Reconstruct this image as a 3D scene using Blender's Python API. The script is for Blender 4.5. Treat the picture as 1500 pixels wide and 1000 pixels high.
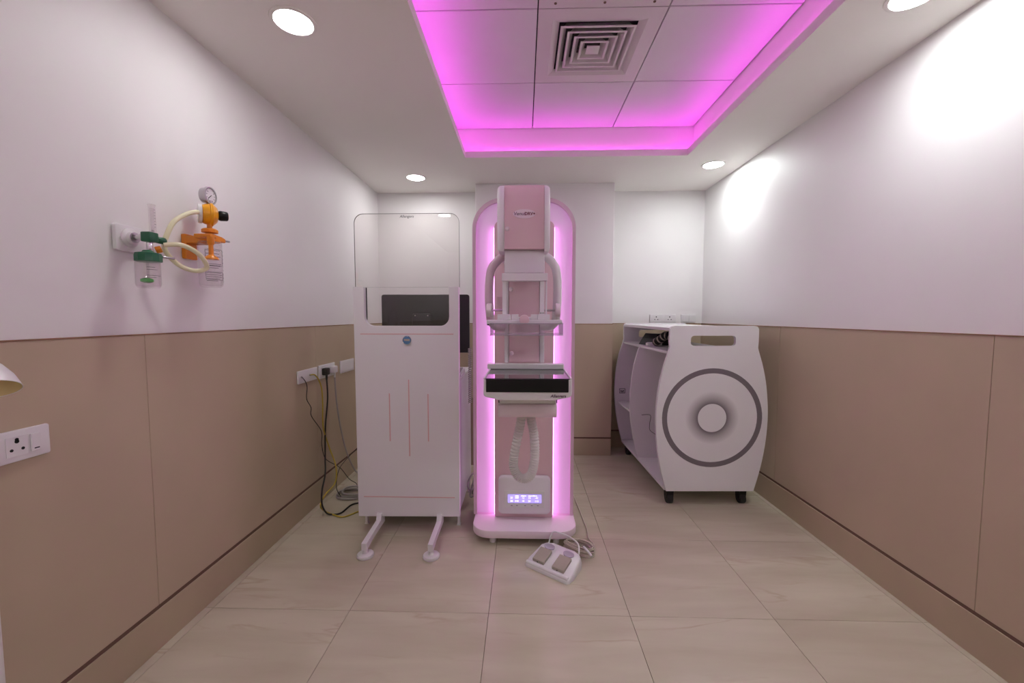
import bpy, bmesh, math, random
from math import sin, cos, pi, radians
from mathutils import Matrix, Vector
random.seed(7)
for o in list(bpy.data.objects): bpy.data.objects.remove(o)
S = bpy.context.scene
C = S.collection

# ------------------------------------------------------------ camera, world, exposure
F_PX, YAW, PITCH, ROLL, CAM_H = 598.37, 0.0279, -0.0614, 0.0004, 1.2647
fw = Vector((-sin(YAW), cos(YAW), 0)); rt = Vector((cos(YAW), sin(YAW), 0)); up = Vector((0, 0, 1))
fw2 = fw*cos(PITCH) + up*sin(PITCH); up2 = up*cos(PITCH) - fw*sin(PITCH)
rt3 = rt*cos(ROLL) + up2*sin(ROLL); up3 = up2*cos(ROLL) - rt*sin(ROLL)
cam = bpy.data.cameras.new('camera'); camo = bpy.data.objects.new('camera', cam); C.objects.link(camo)
m = Matrix((rt3, up3, -fw2)).transposed().to_4x4(); m.translation = (0, 0, CAM_H)
camo.matrix_world = m
cam.sensor_width = 36; cam.lens = F_PX*36/1500; cam.clip_start = .02
S.camera = camo
w = bpy.data.worlds.new('world'); S.world = w; w.use_nodes = True
w.node_tree.nodes['Background'].inputs[0].default_value = (.02, .02, .02, 1)
S.view_settings.view_transform = 'Standard'; S.view_settings.look = 'None'
S.view_settings.gamma = 1; S.view_settings.use_curve_mapping = False
S.view_settings.exposure = 0.75
LAMP_L, LAMP_R = 50.0, 84.0   # downlight disc emission, left row (dimmer) and right row (brighter, cooler)
COVE = 7.9            # pink cove strip emission
STRIP = 3.2           # machine edge strip emission

# ------------------------------------------------------------ room numbers (metres)
XL, XR, YB, YF, H, ZR = -1.384, 1.684, 3.928, -2.9, 2.435, 2.664
YC, CXL, CXR = 3.676, -.429, .798
ZD, ZB = 1.196, .162

# ------------------------------------------------------------ materials
def mat(name, col, rough=.5, metal=0, noise=0, nscale=8, bump=0, bscale=200, spec=.5, emit=None, estr=0, coat=0, stretch=None):
    M = bpy.data.materials.new(name); M.use_nodes = True
    nt = M.node_tree; b = nt.nodes['Principled BSDF']
    b.inputs['Base Color'].default_value = (*col, 1)
    b.inputs['Roughness'].default_value = rough; b.inputs['Metallic'].default_value = metal
    b.inputs['Specular IOR Level'].default_value = spec
    b.inputs['Coat Weight'].default_value = coat
    tc = nt.nodes.new('ShaderNodeTexCoord')
    vec = tc.outputs['Object']
    if stretch:
        mp = nt.nodes.new('ShaderNodeMapping'); mp.inputs['Scale'].default_value = stretch
        nt.links.new(vec, mp.inputs['Vector']); vec = mp.outputs['Vector']
    if noise:
        n = nt.nodes.new('ShaderNodeTexNoise'); n.inputs['Scale'].default_value = nscale; n.inputs['Detail'].default_value = 6
        nt.links.new(vec, n.inputs['Vector'])
        r = nt.nodes.new('ShaderNodeValToRGB')
        r.color_ramp.elements[0].position = .3; r.color_ramp.elements[1].position = .7
        r.color_ramp.elements[0].color = (*[c*(1-noise) for c in col], 1)
        r.color_ramp.elements[1].color = (*[min(1, c*(1+noise)) for c in col], 1)
        nt.links.new(n.outputs['Fac'], r.inputs['Fac']); nt.links.new(r.outputs['Color'], b.inputs['Base Color'])
    if bump:
        n2 = nt.nodes.new('ShaderNodeTexNoise'); n2.inputs['Scale'].default_value = bscale
        nt.links.new(vec, n2.inputs['Vector'])
        bp = nt.nodes.new('ShaderNodeBump'); bp.inputs['Strength'].default_value = bump; bp.inputs['Distance'].default_value = .002
        nt.links.new(n2.outputs['Fac'], bp.inputs['Height']); nt.links.new(bp.outputs['Normal'], b.inputs['Normal'])
    if emit:
        b.inputs['Emission Color'].default_value = (*emit, 1); b.inputs['Emission Strength'].default_value = estr
    return M
def clear(name, tint, refl=.08, rough=.02, body=None, bodyfac=0):
    """thin clear plastic or glass: transparent + Fresnel gloss (+ a little milky body)"""
    M = bpy.data.materials.new(name); M.use_nodes = True; nt = M.node_tree
    nt.nodes.remove(nt.nodes['Principled BSDF']); out = nt.nodes['Material Output']
    t = nt.nodes.new('ShaderNodeBsdfTransparent'); t.inputs[0].default_value = (*tint, 1)
    g = nt.nodes.new('ShaderNodeBsdfGlossy'); g.inputs['Roughness'].default_value = rough
    fc = nt.nodes.new('ShaderNodeLayerWeight'); fc.inputs['Blend'].default_value = .5
    pw = nt.nodes.new('ShaderNodeMath'); pw.operation = 'POWER'; pw.inputs[1].default_value = 4
    nt.links.new(fc.outputs['Facing'], pw.inputs[0])
    lw = nt.nodes.new('ShaderNodeMath'); lw.operation = 'MULTIPLY_ADD'; lw.inputs[1].default_value = .35; lw.inputs[2].default_value = refl*.5
    nt.links.new(pw.outputs[0], lw.inputs[0])
    mx = nt.nodes.new('ShaderNodeMixShader')
    nt.links.new(lw.outputs[0], mx.inputs[0]); nt.links.new(t.outputs[0], mx.inputs[1]); nt.links.new(g.outputs[0], mx.inputs[2])
    last = mx
    if body:
        d = nt.nodes.new('ShaderNodeBsdfDiffuse'); d.inputs[0].default_value = (*body, 1)
        m2 = nt.nodes.new('ShaderNodeMixShader'); m2.inputs[0].default_value = bodyfac
        nt.links.new(mx.outputs[0], m2.inputs[1]); nt.links.new(d.outputs[0], m2.inputs[2]); last = m2
    nt.links.new(last.outputs[0], out.inputs[0])
    return M

M = {}
M['wall'] = mat('wall_paint', (.86, .835, .83), .5, noise=.012, nscale=3, bump=.05, bscale=300)
M['ceil'] = mat('ceiling_paint', (.91, .87, .835), .7, noise=.012, nscale=2)
M['dado'] = mat('laminate_panel', (.52, .415, .295), .42, noise=.045, nscale=2.5, bump=.04, bscale=500)
M['base'] = mat('laminate_skirting', (.48, .385, .265), .42, noise=.05, nscale=4)
M['ply'] = mat('raw_panel_edge', (.30, .16, .09), .7, noise=.25, nscale=20)
M['gap'] = mat('dark_joint', (.15, .085, .06), .9)
M['void'] = mat('ceiling_void', (.03, .025, .03), .9)
M['ctile'] = mat('ceiling_tile_board', (.76, .72, .74), .6, noise=.015, nscale=5)
M['rail'] = mat('ceiling_rail', (.55, .5, .53), .5)
M['diff'] = mat('diffuser_enamel', (.72, .66, .66), .45)
M['duct'] = mat('duct_dark', (.035, .03, .03), .6, noise=.6, nscale=60)
M['white'] = mat('white_enamel', (.82, .78, .82), .35)
M['whitep'] = mat('white_plastic', (.80, .77, .78), .3)
M['cartw'] = mat('cart_laminate', (.84, .81, .83), .4, noise=.015, nscale=4)
M['carte'] = mat('cart_edge_band', (.86, .82, .80), .4)
M['greyring'] = mat('grey_print', (.20, .17, .19), .45)
M['pink'] = mat('pink_enamel', (.80, .55, .61), .35)
M['pinkl'] = mat('light_pink_enamel', (.88, .72, .80), .35)
M['pinkrim'] = mat('pink_rim', (.70, .50, .60), .4)
M['plate'] = mat('backplate_backlit', (.80, .68, .78), .4, emit=(.62, .25, .68), estr=.15)
M['machw'] = mat('machine_white', (.82, .76, .81), .3)
M['black'] = mat('gloss_black', (.012, .011, .012), .06, coat=.3)
M['blackp'] = mat('black_plastic', (.010, .009, .009), .3, spec=.25)
M['screenb'] = mat('monitor_back', (.016, .014, .014), .3)
M['rubber'] = mat('black_rubber', (.015, .014, .014), .6)
M['chrome'] = mat('chrome', (.7, .69, .7), .18, metal=1)
M['steel'] = mat('steel', (.5, .48, .5), .3, metal=1)
M['hole'] = mat('socket_hole', (.01, .01, .01), .8)
M['hose'] = mat('ribbed_hose_plastic', (.74, .68, .69), .45)
M['lcd'] = mat('lcd_backlight', (.2, .18, .5), .3, emit=(.36, .27, .95), estr=.8)
M['lcdtxt'] = mat('lcd_characters', (.8, .8, .9), .3, emit=(.85, .82, 1), estr=1.0)
M['ink'] = mat('black_ink', (.02, .015, .02), .6)
M['inkred'] = mat('maroon_ink', (.22, .02, .05), .6)
M['inkpurple'] = mat('purple_ink', (.14, .05, .12), .6)
M['stripe'] = mat('salmon_stripe', (.74, .43, .46), .5)
M['blueb'] = mat('blue_badge', (.10, .22, .45), .3)
M['orange'] = mat('orange_plastic', (.80, .26, .015), .35)
M['amber'] = mat('amber_enamel', (.88, .38, .01), .3)
M['green'] = mat('green_plastic', (.008, .115, .05), .3)
M['gfloat'] = mat('green_float', (.10, .55, .12), .4)
M['tube'] = mat('yellowed_hose', (.82, .78, .52), .4)
M['cabb'] = mat('black_cable', (.02, .016, .014), .5)
M['caby'] = mat('yellow_cable', (.52, .38, .05), .5)
M['cabg'] = mat('grey_cable', (.42, .38, .37), .5)
M['cabbe'] = mat('beige_cable', (.58, .50, .42), .5)
M['tan'] = mat('pedal_tan', (.42, .36, .30), .5)
M['cup'] = mat('pedal_lilac', (.48, .42, .50), .4)
M['khaki'] = mat('khaki_slot', (.30, .24, .14), .6)
M['lampin'] = mat('shade_inside', (.82, .66, .36), .5)
M['downl'] = mat('downlight_lens_warm', (1, 1, 1), .5, emit=(.98, .985, .98), estr=LAMP_L)
M['downr'] = mat('downlight_lens_cool', (1, 1, 1), .5, emit=(.93, 1.0, .985), estr=LAMP_R)
M['cove'] = mat('cove_led', (1, .6, .9), .5, emit=(1, .085, 1.08), estr=COVE)
M['mled'] = mat('machine_led', (1, .8, .95), .5, emit=(1, .28, .98), estr=STRIP)
M['glass'] = clear('shield_glass', (.975, .965, .96), .09, .0)
M['gedge'] = mat('glass_edge', (.10, .08, .075), .3)
M['acryl'] = clear('clear_acrylic', (.90, .86, .91), .08, .03, (.75, .66, .76), .14)
M['jar'] = clear('clear_jar', (.97, .955, .965), .08, .03, (.8, .75, .78), .035)

def floor_mat():
    Mt = bpy.data.materials.new('vitrified_tile'); Mt.use_nodes = True; nt = Mt.node_tree; b = nt.nodes['Principled BSDF']
    N = nt.nodes.new; L = nt.links.new
    tc = N('ShaderNodeTexCoord'); oi = N('ShaderNodeObjectInfo')
    mul = N('ShaderNodeMath'); mul.operation = 'MULTIPLY'; mul.inputs[1].default_value = 40
    L(oi.outputs['Random'], mul.inputs[0])
    cmb = N('ShaderNodeCombineXYZ'); L(mul.outputs[0], cmb.inputs[0]); L(mul.outputs[0], cmb.inputs[1])
    add = N('ShaderNodeVectorMath'); L(tc.outputs['Object'], add.inputs[0]); L(cmb.outputs[0], add.inputs[1])
    mp = N('ShaderNodeMapping'); mp.inputs['Scale'].default_value = (1.3, 6.5, 1); mp.inputs['Rotation'].default_value = (0, 0, -.10)
    L(add.outputs[0], mp.inputs['Vector'])
    n = N('ShaderNodeTexNoise'); n.inputs['Scale'].default_value = 1.1; n.inputs['Detail'].default_value = 5; n.inputs['Roughness'].default_value = .5; n.inputs['Distortion'].default_value = .25
    L(mp.outputs[0], n.inputs['Vector'])
    r = N('ShaderNodeValToRGB'); e = r.color_ramp.elements
    e[0].position = .28; e[0].color = (.51, .44, .335, 1); e[1].position = .66; e[1].color = (.615, .55, .43, 1)
    L(n.outputs['Fac'], r.inputs['Fac'])
    n2 = N('ShaderNodeTexNoise'); n2.inputs['Scale'].default_value = .9; n2.inputs['Detail'].default_value = 6; n2.inputs['Distortion'].default_value = .5
    L(mp.outputs[0], n2.inputs['Vector'])
    r2 = N('ShaderNodeValToRGB'); e = r2.color_ramp.elements
    e[0].position = .47; e[0].color = (0, 0, 0, 1); e[1].position = .50; e[1].color = (1, 1, 1, 1)
    q = r2.color_ramp.elements.new(.53); q.color = (0, 0, 0, 1)
    L(n2.outputs['Fac'], r2.inputs['Fac'])
    mx = N('ShaderNodeMix'); mx.data_type = 'RGBA'; mx.inputs['B'].default_value = (.43, .31, .22, 1)
    mm = N('ShaderNodeMath'); mm.operation = 'MULTIPLY'; mm.inputs[1].default_value = .9
    n3 = N('ShaderNodeTexNoise'); n3.inputs['Scale'].default_value = 1.1; n3.inputs['Detail'].default_value = 2
    L(mp.outputs[0], n3.inputs['Vector'])
    r3 = N('ShaderNodeMapRange'); r3.inputs['From Min'].default_value = .50; r3.inputs['From Max'].default_value = .68; r3.inputs['To Max'].default_value = .55
    L(n3.outputs['Fac'], r3.inputs['Value'])
    m3 = N('ShaderNodeMath'); m3.operation = 'MULTIPLY'; L(r2.outputs['Color'], m3.inputs[0]); L(r3.outputs[0], m3.inputs[1])
    L(m3.outputs[0], mm.inputs[0]); L(mm.outputs[0], mx.inputs['Factor']); L(r.outputs['Color'], mx.inputs['A'])
    L(mx.outputs['Result'], b.inputs['Base Color'])
    b.inputs['Roughness'].default_value = .23; b.inputs['Specular IOR Level'].default_value = .42
    return Mt
M['tile'] = floor_mat()
def cart_print():
    """printed target graphic: soft grey halo round a plain disc, radial in the panel's own coordinates"""
    Mt = bpy.data.materials.new('halo_print'); Mt.use_nodes = True; nt = Mt.node_tree; b = nt.nodes['Principled BSDF']
    N = nt.nodes.new; L = nt.links.new
    tc = N('ShaderNodeTexCoord'); ln = N('ShaderNodeVectorMath'); ln.operation = 'LENGTH'
    L(tc.outputs['Object'], ln.inputs[0])
    r = N('ShaderNodeMapRange'); r.inputs['From Min'].default_value = .094; r.inputs['From Max'].default_value = .175
    L(ln.outputs['Value'], r.inputs['Value'])
    cr = N('ShaderNodeValToRGB'); e = cr.color_ramp.elements
    e[0].position = 0; e[0].color = (.20, .17, .19, 1); e[1].position = 1; e[1].color = (.84, .81, .83, 1)
    q = cr.color_ramp.elements.new(.45); q.color = (.52, .48, .50, 1)
    L(r.outputs[0], cr.inputs['Fac']); L(cr.outputs['Color'], b.inputs['Base Color'])
    b.inputs['Roughness'].default_value = .4
    return Mt
M['halo'] = cart_print()

# ------------------------------------------------------------ mesh helpers
def fin(name, bm, m, parent=None, smooth=None, local=False):
    """bmesh -> one mesh object; under a parent the geometry stays where it was built (world) unless local"""
    bmesh.ops.recalc_face_normals(bm, faces=bm.faces)
    me = bpy.data.meshes.new(name); bm.to_mesh(me); bm.free()
    if isinstance(m, str): m = M[m]
    me.materials.append(m)
    if smooth:
        for p in me.polygons: p.use_smooth = True
        me.set_sharp_from_angle(angle=radians(smooth))
    o = bpy.data.objects.new(name, me); C.objects.link(o)
    if parent:
        o.parent = parent
        if not local:
            off = Vector((0, 0, 0)); q = parent
            while q: off += q.location; q = q.parent
            o.location = -off
    return o
def tag(o, label=None, cat=None, group=None, kind=None):
    if label: o['label'] = label
    if cat: o['category'] = cat
    if group: o['group'] = group
    if kind: o['kind'] = kind
    return o
def thing(name, label, cat, loc, rz=0, group=None):
    o = bpy.data.objects.new(name, None); C.objects.link(o); o.empty_display_size = .05
    o.location = loc; o.rotation_euler = (0, 0, rz)
    return tag(o, label, cat, group)
def bx(x0, x1, y0, y1, z0, z1, bev=0, seg=2, bm=None):
    b2 = bmesh.new()
    bmesh.ops.create_cube(b2, size=1)
    for v in b2.verts:
        v.co = Vector((x0+(v.co.x+.5)*(x1-x0), y0+(v.co.y+.5)*(y1-y0), z0+(v.co.z+.5)*(z1-z0)))
    if bev: bmesh.ops.bevel(b2, geom=list(b2.edges), offset=bev, segments=seg, profile=.5, affect='EDGES')
    return merge(bm, b2)
def merge(bm, b2):
    if bm is None: return b2
    me = bpy.data.meshes.new('tmp'); b2.to_mesh(me); b2.free(); bm.from_mesh(me); bpy.data.meshes.remove(me)
    return bm
def basis(d):
    d = Vector(d).normalized(); a = Vector((0, 0, 1)) if abs(d.z) < .9 else Vector((1, 0, 0))
    u = d.cross(a).normalized(); return u, d.cross(u).normalized(), d
def lathe(prof, origin, axis=(0, 0, 1), n=32, bm=None, caps=True):
    """prof: (radius, height along axis)"""
    b2 = bmesh.new(); u, v, d = basis(axis); O = Vector(origin); rings = []
    for r, h in prof:
        rings.append([b2.verts.new(O + d*h + (u*cos(2*pi*k/n) + v*sin(2*pi*k/n))*r) for k in range(n)])
    for a, b in zip(rings, rings[1:]):
        for k in range(n): b2.faces.new((a[k], a[(k+1) % n], b[(k+1) % n], b[k]))
    if caps: b2.faces.new(rings[0][::-1]); b2.faces.new(rings[-1])
    return merge(bm, b2)
def cyl(p0, p1, r, n=24, bev=0, bm=None):
    p0 = Vector(p0); p1 = Vector(p1); L = (p1-p0).length
    pr = [(r, 0), (r, L)] if not bev else [(r-bev, 0), (r-bev*.3, bev*.3), (r, bev), (r, L-bev), (r-bev*.3, L-bev*.3), (r-bev, L)]
    return lathe(pr, p0, p1-p0, n, bm)
def spline(pts, per=8, closed=False):
    P = [Vector(p) for p in pts]; n = len(P); out = []
    for i in range(n if closed else n-1):
        g = (lambda k: P[k % n]) if closed else (lambda k: P[max(0, min(n-1, k))])
        p0, p1, p2, p3 = g(i-1), g(i), g(i+1), g(i+2)
        for s in range(per):
            t = s/per
            out.append(.5*((2*p1) + (p2-p0)*t + (2*p0-5*p1+4*p2-p3)*t*t + (3*p1-p0-3*p2+p3)*t**3))
    if not closed: out.append(P[-1])
    return out
def tube(path, r, n=10, bm=None, closed=False):
    """r: number or function of arc length fraction index"""
    b2 = bmesh.new(); P = [Vector(p) for p in path]; k = len(P); rings = []
    prev = None
    for i, p in enumerate(P):
        if closed: t = P[(i+1) % k] - P[i-1]
        else: t = P[min(k-1, i+1)] - P[max(0, i-1)]
        t.normalize()
        if prev is None: u, v, _ = basis(t)
        else:
            u = prev - t*prev.dot(t)
            u = u.normalized() if u.length > 1e-6 else basis(t)[0]
            v = t.cross(u)
        prev = u
        rr = r(i) if callable(r) else r
        rings.append([b2.verts.new(p + (u*cos(2*pi*j/n) + v*sin(2*pi*j/n))*rr) for j in range(n)])
    for a, b in (zip(rings, rings[1:] + rings[:1]) if closed else zip(rings, rings[1:])):
        for j in range(n): b2.faces.new((a[j], a[(j+1) % n], b[(j+1) % n], b[j]))
    if not closed: b2.faces.new(rings[0][::-1]); b2.faces.new(rings[-1])
    return merge(bm, b2)
def prism(outer, d0, d1, plane='xz', holes=(), bm=None, bev=0):
    """polygon (with holes) extruded: plane 'xz' along y, 'yz' along x, 'xy' along z"""
    b2 = bmesh.new()
    def pos(p, d): return {'xz': (p[0], d, p[1]), 'yz': (d, p[0], p[1]), 'xy': (p[0], p[1], d)}[plane]
    loops = []
    for d in (d0, d1):
        edges = []; ls = []
        for lp in (outer, *holes):
            vs = [b2.verts.new(pos(p, d)) for p in lp]; ls.append(vs)
            if holes: edges += [b2.edges.new((vs[i], vs[(i+1) % len(vs)])) for i in range(len(vs))]
        if holes: bmesh.ops.triangle_fill(b2, use_beauty=True, use_dissolve=False, edges=edges)
        else: b2.faces.new(ls[0])
        loops.append(ls)
    for a, b in zip(*loops):
        n = len(a)
        for i in range(n): b2.faces.new((a[i], a[(i+1) % n], b[(i+1) % n], b[i]))
    bmesh.ops.recalc_face_normals(b2, faces=b2.faces)
    if bev:
        es = [e for e in b2.edges if len(e.link_faces) == 2 and e.calc_face_angle(0) > radians(60)]
        bmesh.ops.bevel(b2, geom=es, offset=bev, segments=2, profile=.5, affect='EDGES')
    return merge(bm, b2)
def rrect(x0, x1, y0, y1, r, n=8):
    """rounded rectangle outline; r one radius or (bl, br, tr, tl)"""
    if not isinstance(r, (tuple, list)): r = (r,)*4
    out = []
    for (cx, cy, a), rr in zip(((x0, y0, pi), (x1, y0, 1.5*pi), (x1, y1, 0), (x0, y1, .5*pi)), r):
        ox = cx + (rr if cx == x0 else -rr); oy = cy + (rr if cy == y0 else -rr)
        if rr == 0: out.append((cx, cy)); continue
        for k in range(n+1): out.append((ox + rr*cos(a+k*pi/2/n), oy + rr*sin(a+k*pi/2/n)))
    return out
def text(name, body, size, mtx, m, parent=None, local=False, ext=.0006, shear=0, bold=0):
    cu = bpy.data.curves.new(name, 'FONT'); cu.body = body; cu.size = size; cu.extrude = ext
    cu.align_x = 'CENTER'; cu.align_y = 'CENTER'; cu.shear = shear; cu.offset = bold; cu.resolution_u = 3
    t = bpy.data.objects.new('tmp_text', cu); C.objects.link(t)
    dg = bpy.context.evaluated_depsgraph_get(); dg.update()
    me = bpy.data.meshes.new_from_object(t.evaluated_get(dg)); bpy.data.objects.remove(t); bpy.data.curves.remove(cu)
    bm = bmesh.new(); bm.from_mesh(me); bpy.data.meshes.remove(me)
    bmesh.ops.transform(bm, matrix=mtx, verts=bm.verts)
    return fin(name, bm, m, parent, local=local)
def face_front(x, y, z): return Matrix.Translation((x, y, z)) @ Matrix.Rotation(pi/2, 4, 'X')      # reads from -y
def face_right(x, y, z): return Matrix.Translation((x, y, z)) @ Matrix.Rotation(pi/2, 4, 'Z') @ Matrix.Rotation(pi/2, 4, 'X')   # on the left wall, reads from +x
def struct(name, bm, m, smooth=None):
    return tag(fin(name, bm, m, None, smooth), kind='structure')
def copy_thing(o, loc, label):
    c = o.copy(); C.objects.link(c); c.location = loc; c['label'] = label
    for ch in o.children:
        k = ch.copy(); C.objects.link(k); k.parent = c
        for g in ch.children:
            h = g.copy(); C.objects.link(h); h.parent = k
    return c

# ============================================================ STRUCTURE
# ---- floor: screed with separate vitrified tiles
fl = struct('floor', bx(XL-.15, XR+.15, YF-.15, YB+.15, -.12, -.009), 'gap')
GX = [XL-.02, -1.346, -.746, -.146, .454, 1.054, 1.654, XR+.02]
GY = [YF-.02] + [1.666+.6*k for k in range(-7, 4)] + [YB+.02]
shared = {}
for i in range(len(GX)-1):
    for j in range(len(GY)-1):
        sx, sy = GX[i+1]-GX[i], GY[j+1]-GY[j]
        key = (round(sx, 3), round(sy, 3))
        if key not in shared:
            b = bx(-sx/2+.0009, sx/2-.0009, -sy/2+.0009, sy/2-.0009, -.009, 0, .0006, 1)
            o = fin('tile', b, 'tile', fl, local=True); shared[key] = o.data
        else:
            o = bpy.data.objects.new('tile', shared[key]); C.objects.link(o); o.parent = fl
        o.location = ((GX[i]+GX[i+1])/2, (GY[j]+GY[j+1])/2, 0)

# ---- walls: painted upper wall, laminate panels below the dado line, skirting
T = .010   # panel thickness proud of the paint
wl = struct('wall_left', bx(XL-.12-T, XL-T, YF-.12, YB+.12, -.1, H+.45), 'wall')
wr = struct('wall_right', bx(XR+T, XR+.12+T, YF-.12, YB+.12, -.1, H+.45), 'wall')
wb = struct('wall_back', bx(XL-T, XR+T, YB+T, YB+.12, -.1, H+.45), 'wall')
wf = struct('wall_front', bx(XL-T, XR+T, YF-.12, YF, -.1, H+.45), 'wall')
col = struct('wall_column', bx(CXL, CXR, YC+T, YB+T, 0, H, .003), 'wall')
def panel(parent, *b): return fin('panel', bx(*b, .0012, 1), 'dado', parent)
g = .0006
JL, JR = 1.4535, 1.507
ys = [YF, JL-3.66, JL-2.44, JL-1.22, JL, JL+1.22, YB]
for a, b_ in zip(ys, ys[1:]): panel(wl, XL-T, XL, a+g, b_-g, ZB+.006, ZD)
ys = [YF, JR-3.66, JR-2.44, JR-1.22, JR, JR+1.22, YB]
for a, b_ in zip(ys, ys[1:]): panel(wr, XR, XR+T, a+g, b_-g, ZB+.006, ZD)
for a, b_ in [(XL, CXL-.001)]: panel(wb, a, b_, YB, YB+T, ZB+.006, ZD)
panel(wb, CXR+.001, XR, YB, YB+T, ZB+.006, ZD)
panel(col, CXL, CXR, YC, YC+T, ZB+.006, ZD)
for nm, b in (('trim_1', (XL-T, XL+.002, YF, YB, ZD, ZD+.004)), ('trim_2', (XR-.002, XR+T, YF, YB, ZD, ZD+.004)),
              ('trim_3', (CXL, CXR, YC-.002, YC+T, ZD, ZD+.004)), ('trim_4', (XL, CXL-.001, YB-.002, YB+T, ZD, ZD+.004)),
              ('trim_5', (CXR+.001, XR, YB-.002, YB+T, ZD, ZD+.004))):
    struct(nm, bx(*b), 'ply')
def skirting(name, x0, x1, y0, y1, side):
    o = struct(name, bx(x0, x1, y0, y1, 0, ZB-.008, .001, 1), 'base')
    # dark rebate with a thin rounded bead between skirting and panel
    d = .004
    q = {'l': (x0, x1-d, y0, y1), 'r': (x0+d, x1, y0, y1), 'b': (x0, x1, y0+d, y1)}[side]
    fin('groove', bx(*q, ZB-.008, ZB+.006), 'gap', o)
    return o
skirting('baseboard_left', XL-T, XL+.004, YF, YB, 'l')
skirting('baseboard_right', XR-.004, XR+T, YF, YB, 'r')
skirting('baseboard_column', CXL, CXR, YC-.004, YC+T, 'b')
skirting('baseboard_back', XL+.004, CXL-.001, YB-.004, YB+T, 'b')
o = skirting('baseboard_back', CXR+.001, XR-.004, YB-.004, YB+T, 'b')

# ---- ceiling with a lit tray in the middle
LX0, LX1, LY0, LY1 = -.434, 1.193, -1.55, 3.089
RX0, RX1, RY0, RY1 = -.534, 1.256, -1.612, 3.148
ZL = 2.482
bmc = prism([(XL-T, YF), (XR+T, YF), (XR+T, YB+T), (XL-T, YB+T)], H, H+.012, 'xy',
            holes=[[(LX0, LY0), (LX1, LY0), (LX1, LY1), (LX0, LY1)]])
ce = struct('ceiling', bmc, 'ceil')
lip = prism([(LX0-.014, LY0-.014), (LX1+.014, LY0-.014), (LX1+.014, LY1+.014), (LX0-.014, LY1+.014)], H+.012, ZL, 'xy',
            holes=[[(LX0, LY0), (LX1, LY0), (LX1, LY1), (LX0, LY1)]])
lip_o = fin('cove_lip', lip, 'ceil', ce)
fas = prism([(RX0-.012, RY0-.012), (RX1+.012, RY0-.012), (RX1+.012, RY1+.012), (RX0-.012, RY1+.012)], H+.012, ZR+.02, 'xy',
            holes=[[(RX0, RY0), (RX1, RY0), (RX1, RY1), (RX0, RY1)]])
fin('cove_wall', fas, 'ceil', ce)
fin('ceiling_void', bx(RX0-.05, RX1+.05, RY0-.05, RY1+.05, ZR+.10, ZR+.13), 'void', ce)
TX = [-.530, .064, .658, 1.252]; TY = [1.956+.594*k for k in (-6, -5, -4, -3, -2, -1, 0, 1, 2)]
ct = None
for i in range(3):
    for j in range(8):
        if i == 1 and j in (5, 6): continue
        if ct is None:
            ct = fin('ceiling_tile', bx(-.2938, .2938, -.2938, .2938, 0, .014, .0015, 1), 'ctile', ce, local=True); o = ct
        else:
            o = bpy.data.objects.new('ceiling_tile', ct.data); C.objects.link(o); o.parent = ce
        o.location = ((TX[i]+TX[i+1])/2, (TY[j]+TY[j+1])/2, ZR)
for x in TX[1:3]: fin('ceiling_rail', bx(x-.012, x+.012, RY0, RY1, ZR+.016, ZR+.03), 'void', ce)
for y in TY[1:8]: fin('ceiling_rail', bx(RX0, RX1, y-.012, y+.012, ZR+.0165, ZR+.029), 'void', ce)
fin('ceiling_slab', bx(XL-.1, XR+.1, YF-.1, YB+.1, H+.45, H+.5), 'void', ce)

# ---- pink LED strips lying on the cove ledge (own light of the tray)
zs = ZL-.018
for nm, b in (('back', (LX0, LX1, LY1+.042, LY1+.050)), ('right', (LX1+.042, LX1+.050, LY0, LY1)),
              ('left', (LX0-.078, LX0-.070, LY0, LY1)), ('near', (LX0, LX1, LY0-.050, LY0-.042))):
    o = fin('led_strip', bx(*b, zs, zs+.006), 'cove')
    tag(o, {'back': 'pink LED strip hidden behind the ceiling tray lip above the mammography machine',
            'right': 'pink LED strip behind the tray lip along the right wall side',
            'left': 'pink LED strip behind the tray lip along the left wall side',
            'near': 'pink LED strip behind the tray lip nearest the viewer'}[nm], 'led strip', 'LED strips in the ceiling tray')

# ============================================================ CEILING FITTINGS
def make_downlight(label, loc, lens):
    t = thing('downlight', label, 'ceiling light', loc, group='round recessed downlights')
    fin('rim', lathe([(.070, .010), (.070, -.001), (.072, -.004), (.078, -.005), (.086, -.003), (.087, 0), (.087, .006), (.080, .010)], (0, 0, 0), (0, 0, 1), 48, caps=False), 'ceil', t, 40, local=True)
    fin('lens', lathe([(.0705, -.001), (.0705, .002)], (0, 0, 0), (0, 0, 1), 48), lens, t, local=True)
    return t
d0 = make_downlight('round white downlight above the left wall, nearest the viewer', (-.918, 1.678, H), 'downl')
copy_thing(d0, (-.913, 3.509, H), 'small round downlight above the glass screen near the back wall')
copy_thing(d0, (-.918, -.15, H), 'unseen round downlight added behind the viewer at left to brighten the room')  # this and the next: out of view, added to lift the ambient light
copy_thing(d0, (-.918, -1.98, H), 'unseen round downlight added far behind the viewer at left to brighten the room')
d1 = make_downlight('round downlight in the far right ceiling corner above the white cart', (1.465, 3.277, H), 'downr')
copy_thing(d1, (1.425, 1.605, H), 'round downlight cut by the top edge of the picture at right')
copy_thing(d1, (1.425, -.07, H), 'unseen round downlight added behind the viewer at right to brighten the room')  # right-hand pair behind the viewer, unseen, added as extra fill light
copy_thing(d1, (1.425, -1.75, H), 'unseen round downlight added far behind the viewer at right to brighten the room')

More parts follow.
